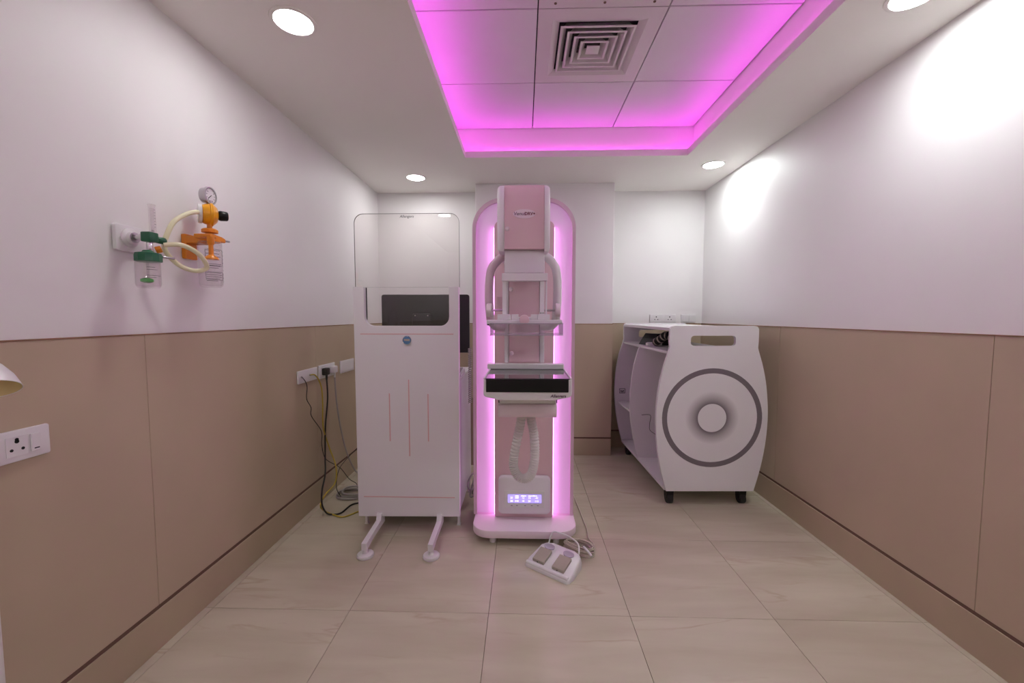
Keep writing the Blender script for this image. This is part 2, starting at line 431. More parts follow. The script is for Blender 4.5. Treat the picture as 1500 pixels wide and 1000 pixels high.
# ---- square air diffuser
cx, cy = (TX[1]+TX[2])/2, (TY[6]+TY[7])/2
t = thing('air_diffuser', 'square white air diffuser with nested louvres in the pink ceiling tray', 'air vent', (cx, cy, ZR))
def sq(s): return [(-s, -s), (s, -s), (s, s), (-s, s)]
fin('frame', prism(sq(.2945), 0, .012, 'xy', holes=[sq(.225)]), 'diff', t, local=True)
def frust(s0, z0, s1, z1, th):
    b2 = bmesh.new()
    L = [[b2.verts.new((x, y, z)) for x, y in sq(s)] for s, z in ((s0, z0), (s1, z1), (s1, z1+th), (s0, z0+th))]
    for a, b in zip(L, L[1:]+L[:1]):
        for k in range(4): b2.faces.new((a[k], a[(k+1) % 4], b[(k+1) % 4], b[k]))
    return b2
fin('throat', frust(.225, .0, .190, .014, .004), 'diff', t, local=True)
for s in (.183, .146, .109, .072):
    b2 = frust(s-.010, .000, s-.032, .034, .002)
    fin('louvre', prism(sq(s), -.003, .0005, 'xy', holes=[sq(s-.0105)], bm=b2), 'diff', t, local=True)
b2 = frust(.034, 0, .006, .018, .003); fin('centre_cone', prism(sq(.034), 0, .002, 'xy', bm=b2), 'diff', t, local=True)
fin('duct', bx(-.20, .20, -.20, .20, .055, .06), 'duct', t, local=True)
# ---- return panel next to it
cy2 = (TY[5]+TY[6])/2
t = thing('return_grille', 'screwed white panel with a slotted grille, cut by the picture top', 'air vent', (cx, cy2, ZR))
fin('frame', prism(sq(.2945), 0, .010, 'xy', holes=[sq(.235)]), 'diff', t, local=True)
for k in range(15):
    y = -.225 + k*.45/14
    fin('slat', prism([(y-.010, .002), (y-.008, .000), (y+.012, .022), (y+.010, .024)], -.235, .235, 'yz'), 'diff', t, local=True)
for x in (-.22, 0, .22):
    for y in (-.265, .265): fin('screw', lathe([(.006, -.002), (.0065, 0)], (x, y, -.0005), n=12), 'gap', t, local=True)
fin('duct', bx(-.235, .235, -.235, .235, .05, .055), 'duct', t, local=True)

# ============================================================ MAMMOGRAPHY MACHINE
mg = thing('mammography_machine', 'tall pink and white mammography machine with glowing pink arched backplate', 'x-ray machine', (.007, 2.35, 0))
X0 = .003
# base
b = prism(rrect(-.285, .300, 2.17, 2.60, (.10, .10, .04, .04), 10), .046, .090, 'xy', bev=.006)
base = fin('base', b, 'pinkl', mg, 35)
for x, y in ((-.17, 2.225), (.185, 2.225), (-.17, 2.54), (.185, 2.54)):
    fin('foot', cyl((x, y, 0), (x, y, .047), .018, 16, .003), 'machw', base)
# backplate with raised rim
AR = rrect(-.293, .296, .090, 1.935, (0, 0, .172, .172), 14)
IN = rrect(-.273, .277, .0905, 1.915, (0, 0, .155, .155), 14)
fin('backplate', prism(AR, 2.380, 2.50, 'xz'), 'plate', mg, 35)
rim = [p for p in AR]; inn = [p for p in IN]
fin('backplate_rim', prism(AR, 2.358, 2.3795, 'xz', holes=[IN], bev=0), 'pinkrim', mg, 35)
# column
fin('column', prism(rrect(-.166, .173, .0905, 1.80, (0, 0, .035, .035)), 2.325, 2.379, 'xz', bev=.006), 'pink', mg, 35)
for x in (-.170, .1735):
    fin('led_strip', bx(x, x+.0035, 2.352, 2.372, .095, 1.768), 'mled', mg)
# control panel
cp = fin('control_panel', prism(rrect(-.142, .156, .128, .348, .025), 2.285, 2.3245, 'xz', bev=.008), 'machw', mg, 35)
fin('bezel', prism(rrect(-.108, .124, .168, .268, .004), 2.2815, 2.2849, 'xz', bev=.001), 'whitep', cp)
fin('display', bx(-.087, .105, 2.2795, 2.2814, .199, .247), 'lcd', cp)
for x, w_ in ((-.045, .020), (-.012, .03), (.03, .034), (.06, .02)): fin('display_text', bx(x, x+w_, 2.2790, 2.2794, .238, .2415), 'lcdtxt', cp)
for z, q in ((.228, ('25', '300', '12', '15', '-41')), (.209, ('28', '445', '10', '20', '115'))):
    for x, s_ in zip((-.066, -.036, .000, .036, .078), q):
        text('display_text', s_, .0155, face_front(x, 2.2793, z), 'lcdtxt', cp, ext=.0002)
for x in (-.065, -.035, .012, .05, .085):
    fin('button', prism(rrect(x-.009, x+.009, .177, .191, .003), 2.2795, 2.2814, 'xz'), 'machw', cp)
    fin('button_mark', bx(x-.005, x+.005, 2.2792, 2.2794, .182, .1845), 'ink', cp)
# C-arm body
fin('arm_cover', bx(-.074, .081, 2.062, 2.3245, 1.032, 1.56, .003), 'pink', mg)
for x0, x1 in ((-.096, -.0755), (.0825, .105)):
    fin('arm_side', bx(x0, x1, 2.055, 2.3245, 1.030, 1.56, .005), 'machw', mg, 35)
for x, z in ((-.064, 1.400), (-.060, 1.078)):
    fin('screw_cap', lathe([(.011, 0), (.011, .003), (.008, .006), (0.001, .007)], (x, 2.0615, z), (0, -1, 0), 20), 'pinkl', mg, 50)
# tube head: pink middle, white cheeks
prof = [(2.30, 1.862), (1.985, 1.866), (1.915, 1.864), (1.880, 1.854), (1.862, 1.834), (1.853, 1.80), (1.850, 1.74), (1.850, 1.66), (1.856, 1.567), (2.30, 1.567)]
prof = [(y, z) for y, z in prof]
hd = fin('tube_head', prism(prof, -.0865, .0925, 'yz'), 'pink', mg, 40)
cheek = [(2.31, 1.860), (1.98, 1.864), (1.905, 1.860), (1.866, 1.846), (1.846, 1.815), (1.839, 1.74), (1.838, 1.66), (1.846, 1.575), (1.856, 1.556), (2.31, 1.556)]
for s, x0, x1 in ((-1, -.118, -.087), (1, .093, .118)):
    b = prism(cheek, x0, x1, 'yz')
    es = [e for e in b.edges if len(e.link_faces) == 2 and all(abs(v.co.x-(x0 if s < 0 else x1)) < 1e-5 for v in e.verts)]
    bmesh.ops.bevel(b, geom=es, offset=.016, segments=4, profile=.5, affect='EDGES')
    fin('head_cheek', b, 'machw', mg, 50)
bd = fin('badge', lathe([(1, 0), (1, .0015)], (0, 0, 0), (0, -1, 0), 40), 'pinkl', mg)
for v in bd.data.vertices: v.co = Vector((v.co.x*.050+.003, v.co.y+1.8497, v.co.z*.020+1.72))
bd.location = -mg.location
text('badge_lettering', 'Venus', .022, face_front(-.018, 1.8478, 1.720), 'inkpurple', bd, ext=.0003, shear=.15)
text('badge_lettering', 'DRV+', .019, face_front(.028, 1.8478, 1.7195), 'inkred', bd, ext=.0003, bold=.0005)
fin('screw_cap', lathe([(.010, 0), (.010, .004), (.007, .007), (0.001, .008)], (-.073, 1.8518, 1.655), (0, -1, 0), 20), 'pinkl', mg, 50)
# collimator box, paddle frame
fin('collimator', bx(-.087, .095, 1.885, 2.10, 1.464, 1.566, .003), 'machw', mg, 35)
pf = fin('paddle_frame', bx(-.097, .107, 1.835, 1.875, 1.423, 1.457, .002), 'machw', mg)
for x0, x1 in ((-.095, -.077), (.074, .0925), (.0985, .106)):
    fin('post', bx(x0, x1, 1.845, 1.865, 1.272, 1.4235, .0015), 'machw', pf)
fin('post_label', bx(.072, .0945, 1.8425, 1.8448, 1.277, 1.283), 'whitep', pf)
for x in (.0745, .0785, .0845, .0890): fin('label_print', bx(x, x+.0030, 1.8419, 1.8424, 1.2785, 1.2815), 'ink', pf)
# grab handles and compression knobs
for s, pts in ((-1, [(-.080, 1.562), (-.100, 1.552), (-.128, 1.530), (-.153, 1.498), (-.163, 1.456), (-.167, 1.40), (-.167, 1.33), (-.161, 1.255)]),
               (1, [(.088, 1.562), (.108, 1.552), (.134, 1.530), (.154, 1.497), (.162, 1.456), (.164, 1.40), (.163, 1.33), (.158, 1.255)])):
    path = spline([(x, 1.99, z) for x, z in pts] , 8)
    path += [Vector((pts[-1][0]-s*.004, 2.00, 1.235)), Vector((pts[-1][0]-s*.02, 2.03, 1.215)), Vector((pts[-1][0]-s*.06, 2.07, 1.21))]
    fin('grab_handle', tube(path, .0205, 14), 'pinkrim' if s < 0 else 'machw', mg, 50)
    kx = s*.163
    kb = fin('compression_knob', cyl((kx-.012, 1.950, 1.294), (kx+.012, 1.950, 1.294), .032, 28, .004), 'pinkl', mg, 40)
    fin('shaft', cyl((s*.10, 1.950, 1.294), (s*.152, 1.950, 1.294), .005, 12), 'chrome', kb)
fin('cable_guide', bx(-.132, -.098, 2.03, 2.10, 1.305, 1.365, .004), 'pink', mg)
# compression paddle
pc = fin('paddle_carriage', bx(-.162, .171, 1.790, 1.835, 1.229, 1.249, .004), 'machw', mg)
for x0, x1, k in ((-.115, -.056, 'machw'), (.062, .116, 'machw'), (-.053, -.022, 'whitep'), (.033, .061, 'whitep')):
    fin('clamp', bx(x0, x1, 1.80, 1.84, 1.2495, 1.274, .002), k, pc)
fin('release_knob', cyl((.004, 1.765, 1.250), (.004, 1.795, 1.250), .0215, 28, .004), 'pink', pc, 40)
fin('carriage_arm', bx(-.05, .055, 1.835, 2.065, 1.236, 1.262, .003), 'machw', pc)
fin('lock_tip', bx(-.159, -.150, 1.782, 1.79, 1.226, 1.231), 'blackp', pc); fin('lock_tip', bx(.160, .168, 1.782, 1.79, 1.233, 1.238), 'blackp', pc)
def tray():
    b = bmesh.new(); t_ = .003
    bx(-.132, .157, 1.62, 1.79, 1.190, 1.190+t_, bm=b)
    bx(-.132, .157, 1.62, 1.62+t_, 1.1935, 1.236, bm=b)
    bx(-.132, -.132+t_, 1.6235, 1.79, 1.1935, 1.236, bm=b)
    bx(.157-t_, .157, 1.6235, 1.79, 1.1935, 1.236, bm=b)
    return b
pd = fin('paddle_tray', tray(), 'acryl', mg)
tag(pd, 'clear acrylic compression tray')
for p in ([(-.132, 1.79, 1.237), (-.132, 1.62, 1.237), (.157, 1.62, 1.237), (.157, 1.79, 1.237)], [(-.132, 1.79, 1.190), (-.132, 1.62, 1.190), (.157, 1.62, 1.190), (.157, 1.79, 1.190)]):
    fin('tray_edge', tube(p, .0016, 6), 'cup', pd)
# detector (bucky)
bp = [(-.168, .999), (-.168, .934), (-.160, .926), (-.105, .912), (.133, .912), (.196, .926), (.204, .934), (.204, 1.000)]
bk = fin('detector_housing', prism(bp, 1.704, 2.054, 'xz', bev=.002), 'whitep', mg)
fin('detector_front', bx(-.157, .190, 1.699, 1.72, .946, 1.0015, .003), 'blackp', bk)
fin('detector_glass', bx(-.160, .195, 1.703, 2.045, 1.0005, 1.004, .001, 1), 'black', bk)
for x in (-.164, .1997): fin('side_rail', bx(x-.004, x+.004, 1.703, 2.045, 1.0005, 1.007, .001, 1), 'whitep', bk)
fin('rear_ledge', bx(-.178, .200, 2.00, 2.055, 1.004, 1.030, .004), 'whitep', bk)
text('lettering', 'Allengers', .017, face_front(.147, 1.7035, .930), 'inkpurple', bk, ext=.0004, shear=.2, bold=.0004)
un = fin('cassette_drum', prism(rrect(1.83, 2.04, .802, .868, .028), -.114, .153, 'yz', bev=.003), 'pinkl', mg, 40)
fin('drum_top', bx(-.108, .148, 1.84, 2.05, .868, .912, .003), 'whitep', un)
for x in (-.113, .150): fin('clip', bx(x, x+.004, 1.838, 1.85, .872, .892), 'blackp', un)
# ribbed hose loop
hp = spline([(-.004, 2.00, .81), (-.014, 2.01, .73), (-.030, 2.02, .65), (-.046, 2.02, .56), (-.048, 2.02, .51), (-.030, 2.015, .467), (.005, 2.01, .450), (.040, 2.005, .475), (.055, 2.0, .54), (.058, 2.0, .61), (.052, 2.0, .69), (.040, 2.0, .75), (.032, 2.0, .81)], 16)
fin('ribbed_hose', tube(hp, lambda i: .0240 if i % 3 == 0 else (.0228 if i % 3 == 1 else .0180), 14), 'hose', mg, 60)
# spiral lead and cable hanging at the machine's back
sp = [Vector((-.345 + .011*cos(i*.9), 2.62 + .011*sin(i*.9), 1.06-i*.0018)) for i in range(200)]
fin('spiral_lead', tube(sp, .003, 6), 'cabg', mg, 60)
fin('rear_conduit', bx(-.352, -.334, 2.70, 2.72, .26, .72, .003), 'khaki', mg)

# ============================================================ PROTECTIVE SCREEN
sh = thing('protective_screen', 'white lead screen on two feet with a clear rounded glass top', 'screen', (-.66, 2.31, 0))
xa, xb = -.962, -.363
po = [(xa+.003, .100), (xb-.003, .106), (xb, 1.430), (-.418, 1.430)]
win = []
for k in range(9):
    a = k*pi/2/8; win.append((-.418-.052+.052*cos(-a), 1.211+.052+.052*sin(-a)))
for k in range(9):
    a = -pi/2 - k*pi/2/8; win.append((-.900+.052+.052*cos(a), 1.211+.052+.052*sin(a)))
po += win + [(-.900, 1.430), (xa, 1.430)]
pn = fin('panel', prism(po, 2.292, 2.322, 'xz', bev=.0015), 'white', sh)
gl = prism(rrect(-.960, -.3635, 1.19, 1.842, (.01, .01, .052, .052), 10), 2.3235, 2.3295, 'xz')
glass = fin('glass', gl, 'glass', sh)
gp = rrect(-.9602, -.3633, 1.19, 1.8422, (.01, .01, .052, .052), 10)
fin('glass_edge', prism(rrect(-.9615, -.362, 1.43, 1.8435, (0, 0, .053, .053), 10), 2.3235, 2.3293, 'xz', holes=[rrect(-.960, -.3635, 1.4305, 1.842, (0, 0, .052, .052), 10)]), 'gedge', glass)
fin('gasket', bx(-.9045, -.898, 2.3225, 2.335, 1.245, 1.428, .001, 1), 'blackp', sh)
text('glass_lettering', 'Allengers', .021, face_front(-.659, 2.3228, 1.826), 'ink', glass, ext=.0003, shear=.2)
for x, z0, z1 in ((-.765, .548, .825), (-.653, .461, .905), (-.543, .548, .823)):
    fin('stripe', bx(x-.003, x+.003, 2.2908, 2.2919, z0, z1), 'stripe', pn)
for z in (1.1645, .219): fin('stripe', bx(-.925, -.394, 2.2908, 2.2919, z-.0025, z+.0025), 'stripe', pn)
bg = fin('badge', cyl((-.658, 2.286, 1.130), (-.658, 2.2919, 1.130), .024, 32, .001), 'blueb', pn, 40)
fin('badge_rim', tube([(-.658+.024*cos(2*pi*k/32), 2.286, 1.130+.024*sin(2*pi*k/32)) for k in range(32)], .0018, 6, closed=True), 'chrome', bg, 60)
fin('badge_emblem', bx(-.674, -.642, 2.2853, 2.2859, 1.126, 1.137, 0), 'chrome', bg)
for px, fx in ((-.843, -.832), (-.490, -.482)):
    lg = fin('leg', prism([(2.33, .115), (2.33, .055), (2.13, .052), (2.06, .040), (2.045, .040), (2.045, .078), (2.06, .080), (2.262, .092), (2.275, .125), (2.29, .125), (2.291, .115)], fx-.0145, fx+.0145, 'yz', bev=.002), 'white', sh)
    fin('foot_pad', lathe([(.042, 0), (.044, .004), (.044, .012), (.040, .017), (.016, .019), (.013, .024), (.013, .042)], (fx, 2.062, 0), n=32), 'whitep', lg, 40)

# ============================================================ WORKSTATION behind the screen
ws = thing('workstation', 'white computer cabinet standing behind the lead screen', 'cabinet', (-.675, 2.65, 0))
fin('body', bx(-.965, -.378, 2.40, 2.90, .09, .878, .006), 'white', ws)
fin('worktop', bx(-.975, -.372, 2.37, 2.91, .8785, .902, .004), 'whitep', ws)
for x in (-.965, -.400):
    for y in (2.395, 2.86): fin('leg', prism([(x, 0), (x+.022, 0), (x+.022, .006), (x+.018, .010), (x+.018, .09), (x+.004, .09), (x+.004, .010), (x, .006)], y, y+.022, 'xz'), 'whitep', ws)
mo = thing('monitor', 'wide black monitor seen through the glass of the lead screen', 'monitor', (-.65, 2.72, .902))
fin('casing', prism(rrect(-.944, -.358, 1.023, 1.409, .016), 2.700, 2.722, 'xz', bev=.004), 'screenb', mo, 40)
fin('rear_hump', prism(rrect(-.735, -.605, 1.10, 1.285, .02), 2.672, 2.6995, 'xz', bev=.010), 'screenb', mo, 40)
for x in (-.712, -.628): fin('screw', cyl((x, 2.6695, 1.27), (x, 2.6719, 1.27), .004, 10), 'chrome', mo)  # chrome dots stand in for two spots of light on the dark casing
fin('stand_neck', bx(-.685, -.615, 2.69, 2.715, .915, 1.09, .004), 'screenb', mo)
fin('stand_base', prism(rrect(-.80, -.50, 2.60, 2.82, .03), .9025, .916, 'xy', bev=.003), 'screenb', mo)
fin('screen', bx(-.932, -.370, 2.7225, 2.7235, 1.037, 1.397), 'black', mo)
kb = thing('keyboard', 'white keyboard propped on the cabinet beside the monitor', 'keyboard', (-.45, 2.52, .902))
fin('deck', prism([(2.43, .9025), (2.60, .9025), (2.60, .935), (2.43, .915)], -.60, -.376, 'yz', bev=.002), 'whitep', kb)
fin('key_block', prism([(2.44, .9166), (2.59, .9343), (2.59, .939), (2.44, .921)], -.59, -.386, 'yz'), 'cabg', kb)
cbk = [Vector((-.330+.018*sin(i*.5)+.02*sin(i*.13), 2.66+.05*cos(i*.31), .13+.05*sin(i*.21)+.03*cos(i*.47))) for i in range(70)]
tag(fin('cable_bundle', tube(spline(cbk, 3), .006, 6), 'cabg', None, 60), 'tangled grey cable bundle between the cabinet and the mammography machine', 'cable')

# ============================================================ STORAGE CART
RZC = radians(1.6)
ca = thing('storage_cart', 'white rounded cart with a grey ring on its front and a handle slot', 'cart', (1.238, 2.68, 0), RZC)
def sil(s=1.0, ox=0):
    half = [(-.258, 1.204), (-.278, 1.199), (-.288, 1.183), (-.2885, 1.10), (-.286, 1.060), (-.293, 1.035)]
    arc = spline([(-.293, 1.035, 0), (-.325, .93, 0), (-.352, .79, 0), (-.3655, .61, 0), (-.356, .43, 0), (-.328, .26, 0), (-.289, .108, 0)], 6)
    left = half + [(p.x, p.y) for p in arc][1:]
    return left + [(-x, z) for x, z in left][::-1]
slot = rrect(-.152, .140, 1.074, 1.140, .022, 6)
SIL = sil()
fp = fin('front_panel', prism(SIL, 0, .024, 'xz', holes=[slot]), 'cartw', ca, local=True)
rp = fin('back_panel', prism(SIL, 1.09, 1.114, 'xz', holes=[slot]), 'cartw', ca, local=True)
low = [p for p in SIL if p[1] < 1.035]
fin('divider', prism(low, .60, .618, 'xz'), 'cartw', ca, local=True)
fin('top_board', bx(-.286, .286, .0245, 1.0895, 1.172, 1.192, .002), 'cartw', ca, local=True)
fin('shelf', bx(-.288, .288, .0245, 1.0895, 1.018, 1.036, .002), 'cartw', ca, local=True)
fin('shelf', bx(-.335, .335, .6185, 1.0895, .470, .486, .002), 'cartw', ca, local=True)
fin('bottom_board', bx(-.295, .295, .0245, 1.0895, .104, .124, .002), 'cartw', ca, local=True)
def disc_ring(r0, r1, y0, y1, n=64):
    o_ = [(r1*cos(2*pi*k/n), r1*sin(2*pi*k/n)) for k in range(n)]
    if r0 == 0: return prism(o_, y0, y1, 'xz')
    return prism(o_, y0, y1, 'xz', holes=[[(r0*cos(2*pi*k/n), r0*sin(2*pi*k/n)) for k in range(n)]])
for nm, r0, r1, m_ in (('ring', .295, .328, 'greyring'), ('halo', .094, .175, 'halo'), ('centre_disc', 0, .0935, 'cartw')):
    o = fin(nm, disc_ring(r0, r1, -.0012, -.0002), m_, fp, local=True); o.location = (0, 0, .600)
fin('edge_line', bx(-.285, .285, -.0008, -.0002, .122, .124), 'carte', fp, local=True)
for x in (-.245, .245):
    for y in (.07, 1.04):
        k = fin('caster', bx(x-.03, x+.03, y-.035, y+.035, .096, .1035, .001), 'blackp', ca, local=True)
        fin('fork', prism([(y-.022, .04), (y+.02, .04), (y+.028, .096), (y-.028, .096)], x-.024, x+.024, 'yz'), 'blackp', k, local=True)
        fin('wheel', cyl((x-.020, y-.004, .036), (x+.020, y-.004, .036), .036, 24, .006), 'rubber', k, 40, local=True)
st = fin('sticker', bx(-.32, -.27, 1.0875, 1.0895, .56, .60), 'cartw', rp, local=True)
fin('sticker_frame', prism([(-.322, .558), (-.268, .558), (-.268, .602), (-.322, .602)], 1.0865, 1.0874, 'xz', holes=[[(-.318, .562), (-.272, .562), (-.272, .598), (-.318, .598)]]), 'ink', rp, local=True)
for x, z in ((-.312, .585), (-.300, .583), (-.288, .586)): fin('sticker_print', bx(x, x+.009, 1.0862, 1.0872, z-.012, z), 'ink', rp, local=True)
fin('sticker_print', bx(-.313, -.277, 1.0862, 1.0872, .566, .569), 'ink', rp, local=True)
ck = spline([(-.27, .597, .475), (-.20, .596, .472), (-.205, .596, .40), (-.20, .596, .35), (-.15, .596, .31), (-.12, .596, .255)], 6)
fin('thin_lead', tube(ck, .0018, 6), 'cabb', ca, local=True)
# things on the cart's upper shelf (cart-aligned, own things)
def on_cart(x, y, z): 
    c, s = cos(RZC), sin(RZC); return (1.238 + c*x - s*y, 2.68 + s*x + c*y, z)
t = thing('black_case', 'black wedge-shaped case lying on the upper shelf of the cart', 'case', on_cart(-.155, .66, 1.0365), RZC+.2)
fin('body', prism([(-.09, 0), (.10, 0), (.10, .085), (-.03, .09)], -.10, .10, 'xz', bev=.004), 'blackp', t, local=True)
fin('lid_seam', bx(-.06, .1005, -.1005, .1005, .055, .057), 'rubber', t, local=True)
t = thing('striped_sleeve', 'dark and cream striped cloth sleeve bent on the cart upper shelf', 'cloth', on_cart(-.20, .36, 1.0365), RZC)
pth = spline([(-.02, .10, .03), (.0, .04, .06), (.02, -.01, .09), (.05, -.05, .075), (.08, -.09, .05), (.11, -.12, .03)], 5)
seg = [pth[k:k+2] for k in range(0, len(pth)-1)]
for k, (a, b_) in enumerate(seg):
    d = (b_-a)*.98
    fin('stripe_band', lathe([(.029, 0), (.031, d.length*.5), (.029, d.length)], a, d, 14), 'tan' if k % 3 == 1 else 'blackp', t, 50, local=True)
t = thing('white_block', 'small white block in front of the black case on the cart shelf', 'box', on_cart(-.215, .50, 1.0365), RZC)
fin('body', bx(-.05, .05, -.03, .03, 0, .028, .004), 'whitep', t, local=True)
fin('end_cap', bx(-.058, -.0505, -.025, .025, .003, .025, .002), 'carte', t, local=True)

# ============================================================ FOOT PEDAL
RP = radians(-35.7)
fpd = thing('foot_pedal', 'white double foot pedal with tan treads and wire carrying handle', 'foot switch', (.006, 2.004, 0), RP)
W_, D_ = .255, .185
def zt(y): return .020 + .040*max(0, min(1, (y-.02)/.13))
out = [(0.0, .012), (.012, 0), (W_-.012, 0), (W_, .012), (W_+.002, .05), (W_-.008, .15), (W_-.028, .172), (W_-.06, D_), (.06, D_), (.030, .170), (.010, .14), (-.002, .05)]
b = bmesh.new(); cxp = Vector((W_/2, .09))
ol = [Vector(p) for p in out]
rings = []
for f_, zf in ((1.0, 0.0), (1.0, .55), (.975, .88), (.93, 1.0)):
    rings.append([b.verts.new((cxp.x+(p.x-cxp.x)*f_, cxp.y+(p.y-cxp.y)*f_, zt(p.y)*zf)) for p in ol])
n_ = len(ol)
for a, c in zip(rings, rings[1:]):
    for k in range(n_): b.faces.new((a[k], a[(k+1) % n_], c[(k+1) % n_], c[k]))
b.faces.new(rings[0][::-1])
ctr = b.verts.new((cxp.x, cxp.y, zt(cxp.y)))
for k in range(n_): b.faces.new((rings[-1][k], rings[-1][(k+1) % n_], ctr))
body = fin('body', b, 'whitep', fpd, 50, local=True)
slope = .040/.13
for x in (.032, .146):
    tr = bmesh.new()
    bx(x, x+.068, .028, .108, .0, .016, .003, bm=tr)
    for v in tr.verts: v.co.z += .022 + slope*(v.co.y-.02)
    pdl = fin('tread', tr, 'tan', fpd, local=True)
    fin('tread_screw', cyl((x+.031, .0265, .030), (x+.031, .029, .030), .003, 8), 'ink', pdl, local=True)
    cu = lathe([(.028, .0), (.029, .004), (.025, .004), (.020, .0015), (.001, .0005)], (0, 0, 0), n=28)
    for v in cu.verts: v.co = Vector((v.co.x*1.05+x+.034, v.co.y*.62+.137, v.co.z+zt(.137+v.co.y*.62)+.002))
    fin('indicator_cup', cu, 'cup', fpd, 50, local=True)
fin('front_bar', tube([(.008, .012, .020), (W_-.008, .012, .020)], .0095, 12), 'whitep', fpd, 50, local=True)
hw = spline([(.040, .168, .045), (.042, .185, .085), (.052, .20, .108), (.085, .205, .112), (.145, .207, .108), (.195, .200, .095), (.214, .182, .070), (.218, .168, .045)], 6)
fin('wire_handle', tube(hw, .0042, 10), 'whitep', fpd, 50, local=True)
# its lead: coil on the floor behind the pedal, then back to the machine
cb = []
for k in range(9*26):
    a = k/26*2*pi; j = k//26
    cb.append((.30+(.072+.006*sin(j*2.1))*cos(a)+.035*sin(a)*0 + .006*cos(j*1.7), 2.135+(.042+.004*cos(j*1.3))*sin(a)-.45*(.072*cos(a))*.9, .006+.0052*j+.003*sin(a*2)))
lead = cb + [(.385, 2.16, .03), (.372, 2.25, .012), (.378, 2.36, .006), (.372, 2.50, .006), (.362, 2.70, .006), (.350, 2.80, .02)]
tag(fin('pedal_lead', tube(lead[:len(cb)] + spline([cb[-1]] + lead[len(cb):], 6)[1:], .0040, 7), 'cabbe', None, 60),
    'beige cable coiled on the floor behind the white foot pedal', 'cable')
t = thing('cable_plug', 'white plug on the coiled beige cable beside the foot pedal', 'plug', (.345, 2.06, .035))
fin('shell', tube(spline([(.318, 2.085, .058), (.335, 2.06, .05), (.352, 2.035, .038)], 4), .006, 10), 'whitep', t, 50)
fin('tip', tube([(.352, 2.035, .038), (.357, 2.027, .034)], .0035, 8), 'chrome', t, 50)

# ============================================================ WALL SOCKETS
def holes3(parent, x, y, z, s, flip=1):
    """three round pin holes on the left wall (x plane)"""
    for dy, dz, r in ((0, .011, .0045), (-.011, -.008, .0035), (.011, -.008, .0035)):
        fin('pin_hole', cyl((x, y+dy*s, z+dz*s), (x+.0006, y+dy*s, z+dz*s), r*s, 12), 'hole', parent)
# near socket with switch
t = thing('wall_socket', 'white three-pin socket and switch plate at the left edge of the picture', 'socket', (XL, 1.03, .872))
pl = fin('plate', prism(rrect(.915, 1.130, .870, .956, .006), XL+.0005, XL+.010, 'yz', bev=.003), 'whitep', t, 40)
so = fin('socket_face', prism(rrect(1.027, 1.075, .886, .940, .002), XL+.0102, XL+.0115, 'yz'), 'whitep', t)
holes3(so, XL+.0116, 1.051, .913, 1.15)
fin('pin_hole', cyl((XL+.0116, 1.051, .931), (XL+.0122, 1.051, .931), .0045, 12), 'hole', so)
sw = fin('switch', prism([(1.081, .888), (1.104, .888), (1.104, .938), (1.081, .938)], XL+.0102, XL+.015, 'yz', bev=.0015), 'whitep', t)
fin('switch_mark', bx(XL+.0151, XL+.0156, 1.087, 1.099, .8945, .8975), 'hole', sw)
# three plates by the screen
def small_plate(y0, y1, z0, z1, label):
    t = thing('wall_socket', label, 'socket', (XL, (y0+y1)/2, z0), group='socket plates behind the lead screen')
    fin('plate', prism(rrect(y0, y1, z0, z1, .005), XL+.0005, XL+.011, 'yz', bev=.003), 'whitep', t, 40)
    return t
t = small_plate(2.437, 2.672, .848, .928, 'white socket plate feeding the thin black and yellow cables')
for y in (2.47, 2.57): fin('jack', cyl((XL+.0111, y, .889), (XL+.016, y, .889), .006, 12), 'cabg', t)
t = small_plate(2.695, 2.925, .840, .932, 'white socket plate with black and white plugs pushed in')
for y in (2.75, 2.87):
    so = fin('socket_face', prism(rrect(y-.04, y+.04, .855, .918, .003), XL+.0111, XL+.0122, 'yz'), 'whitep', t); holes3(so, XL+.0123, y, .885, 1.1)
t = small_plate(3.020, 3.262, .833, .927, 'blank white plate nearest the lead screen on left wall')
fin('blank_insert', prism(rrect(3.04, 3.24, .848, .912, .003), XL+.0111, XL+.012, 'yz'), 'whitep', t)
def plug(y, z, m_, label):
    t = thing('power_plug', label, 'plug', (XL+.0125, y, z-.02))
    fin('body', bx(XL+.0128, XL+.048, y-.026, y+.026, z-.022, z+.026, .007), m_, t, 40)
    fin('strain_relief', lathe([(.008, 0), (.006, .035)], (XL+.034, y, z-.021), (0, 0, -1), 12), m_, t, 40)
plug(2.748, .885, 'cabb', 'black power plug in the left wall socket plate')
plug(2.868, .885, 'whitep', 'white power plug with a grey lead in the left wall')
XW = XL+.022
def cable(pts, r, m_, label):
    return tag(fin('cable', tube(spline(pts, 8), r, 8), m_, None, 60), label, 'cable', 'cables from the left wall sockets')
cable([(XL+.016, 2.47, .889), (XW, 2.495, .86), (XW, 2.515, .818), (XW, 2.506, .746), (XW, 2.555, .68), (XW, 2.557, .624), (XW, 2.679, .49), (XW, 2.679, .398), (XW+.005, 2.72, .285), (-1.30, 2.806, .192), (-1.29, 2.93, .06), (-1.25, 2.96, .012), (-1.20, 2.86, .006)], .0024, 'cabb', 'thin wavy black cable hanging from the left socket plate')
cable([(-1.25, 2.70, .03), (-1.28, 2.70, .10), (-1.30, 2.80, .19), (-1.27, 2.94, .25), (-1.20, 3.02, .32), (-1.10, 3.02, .38)], .0024, 'cabb', 'thin black cable looping up behind the lead screen edge')
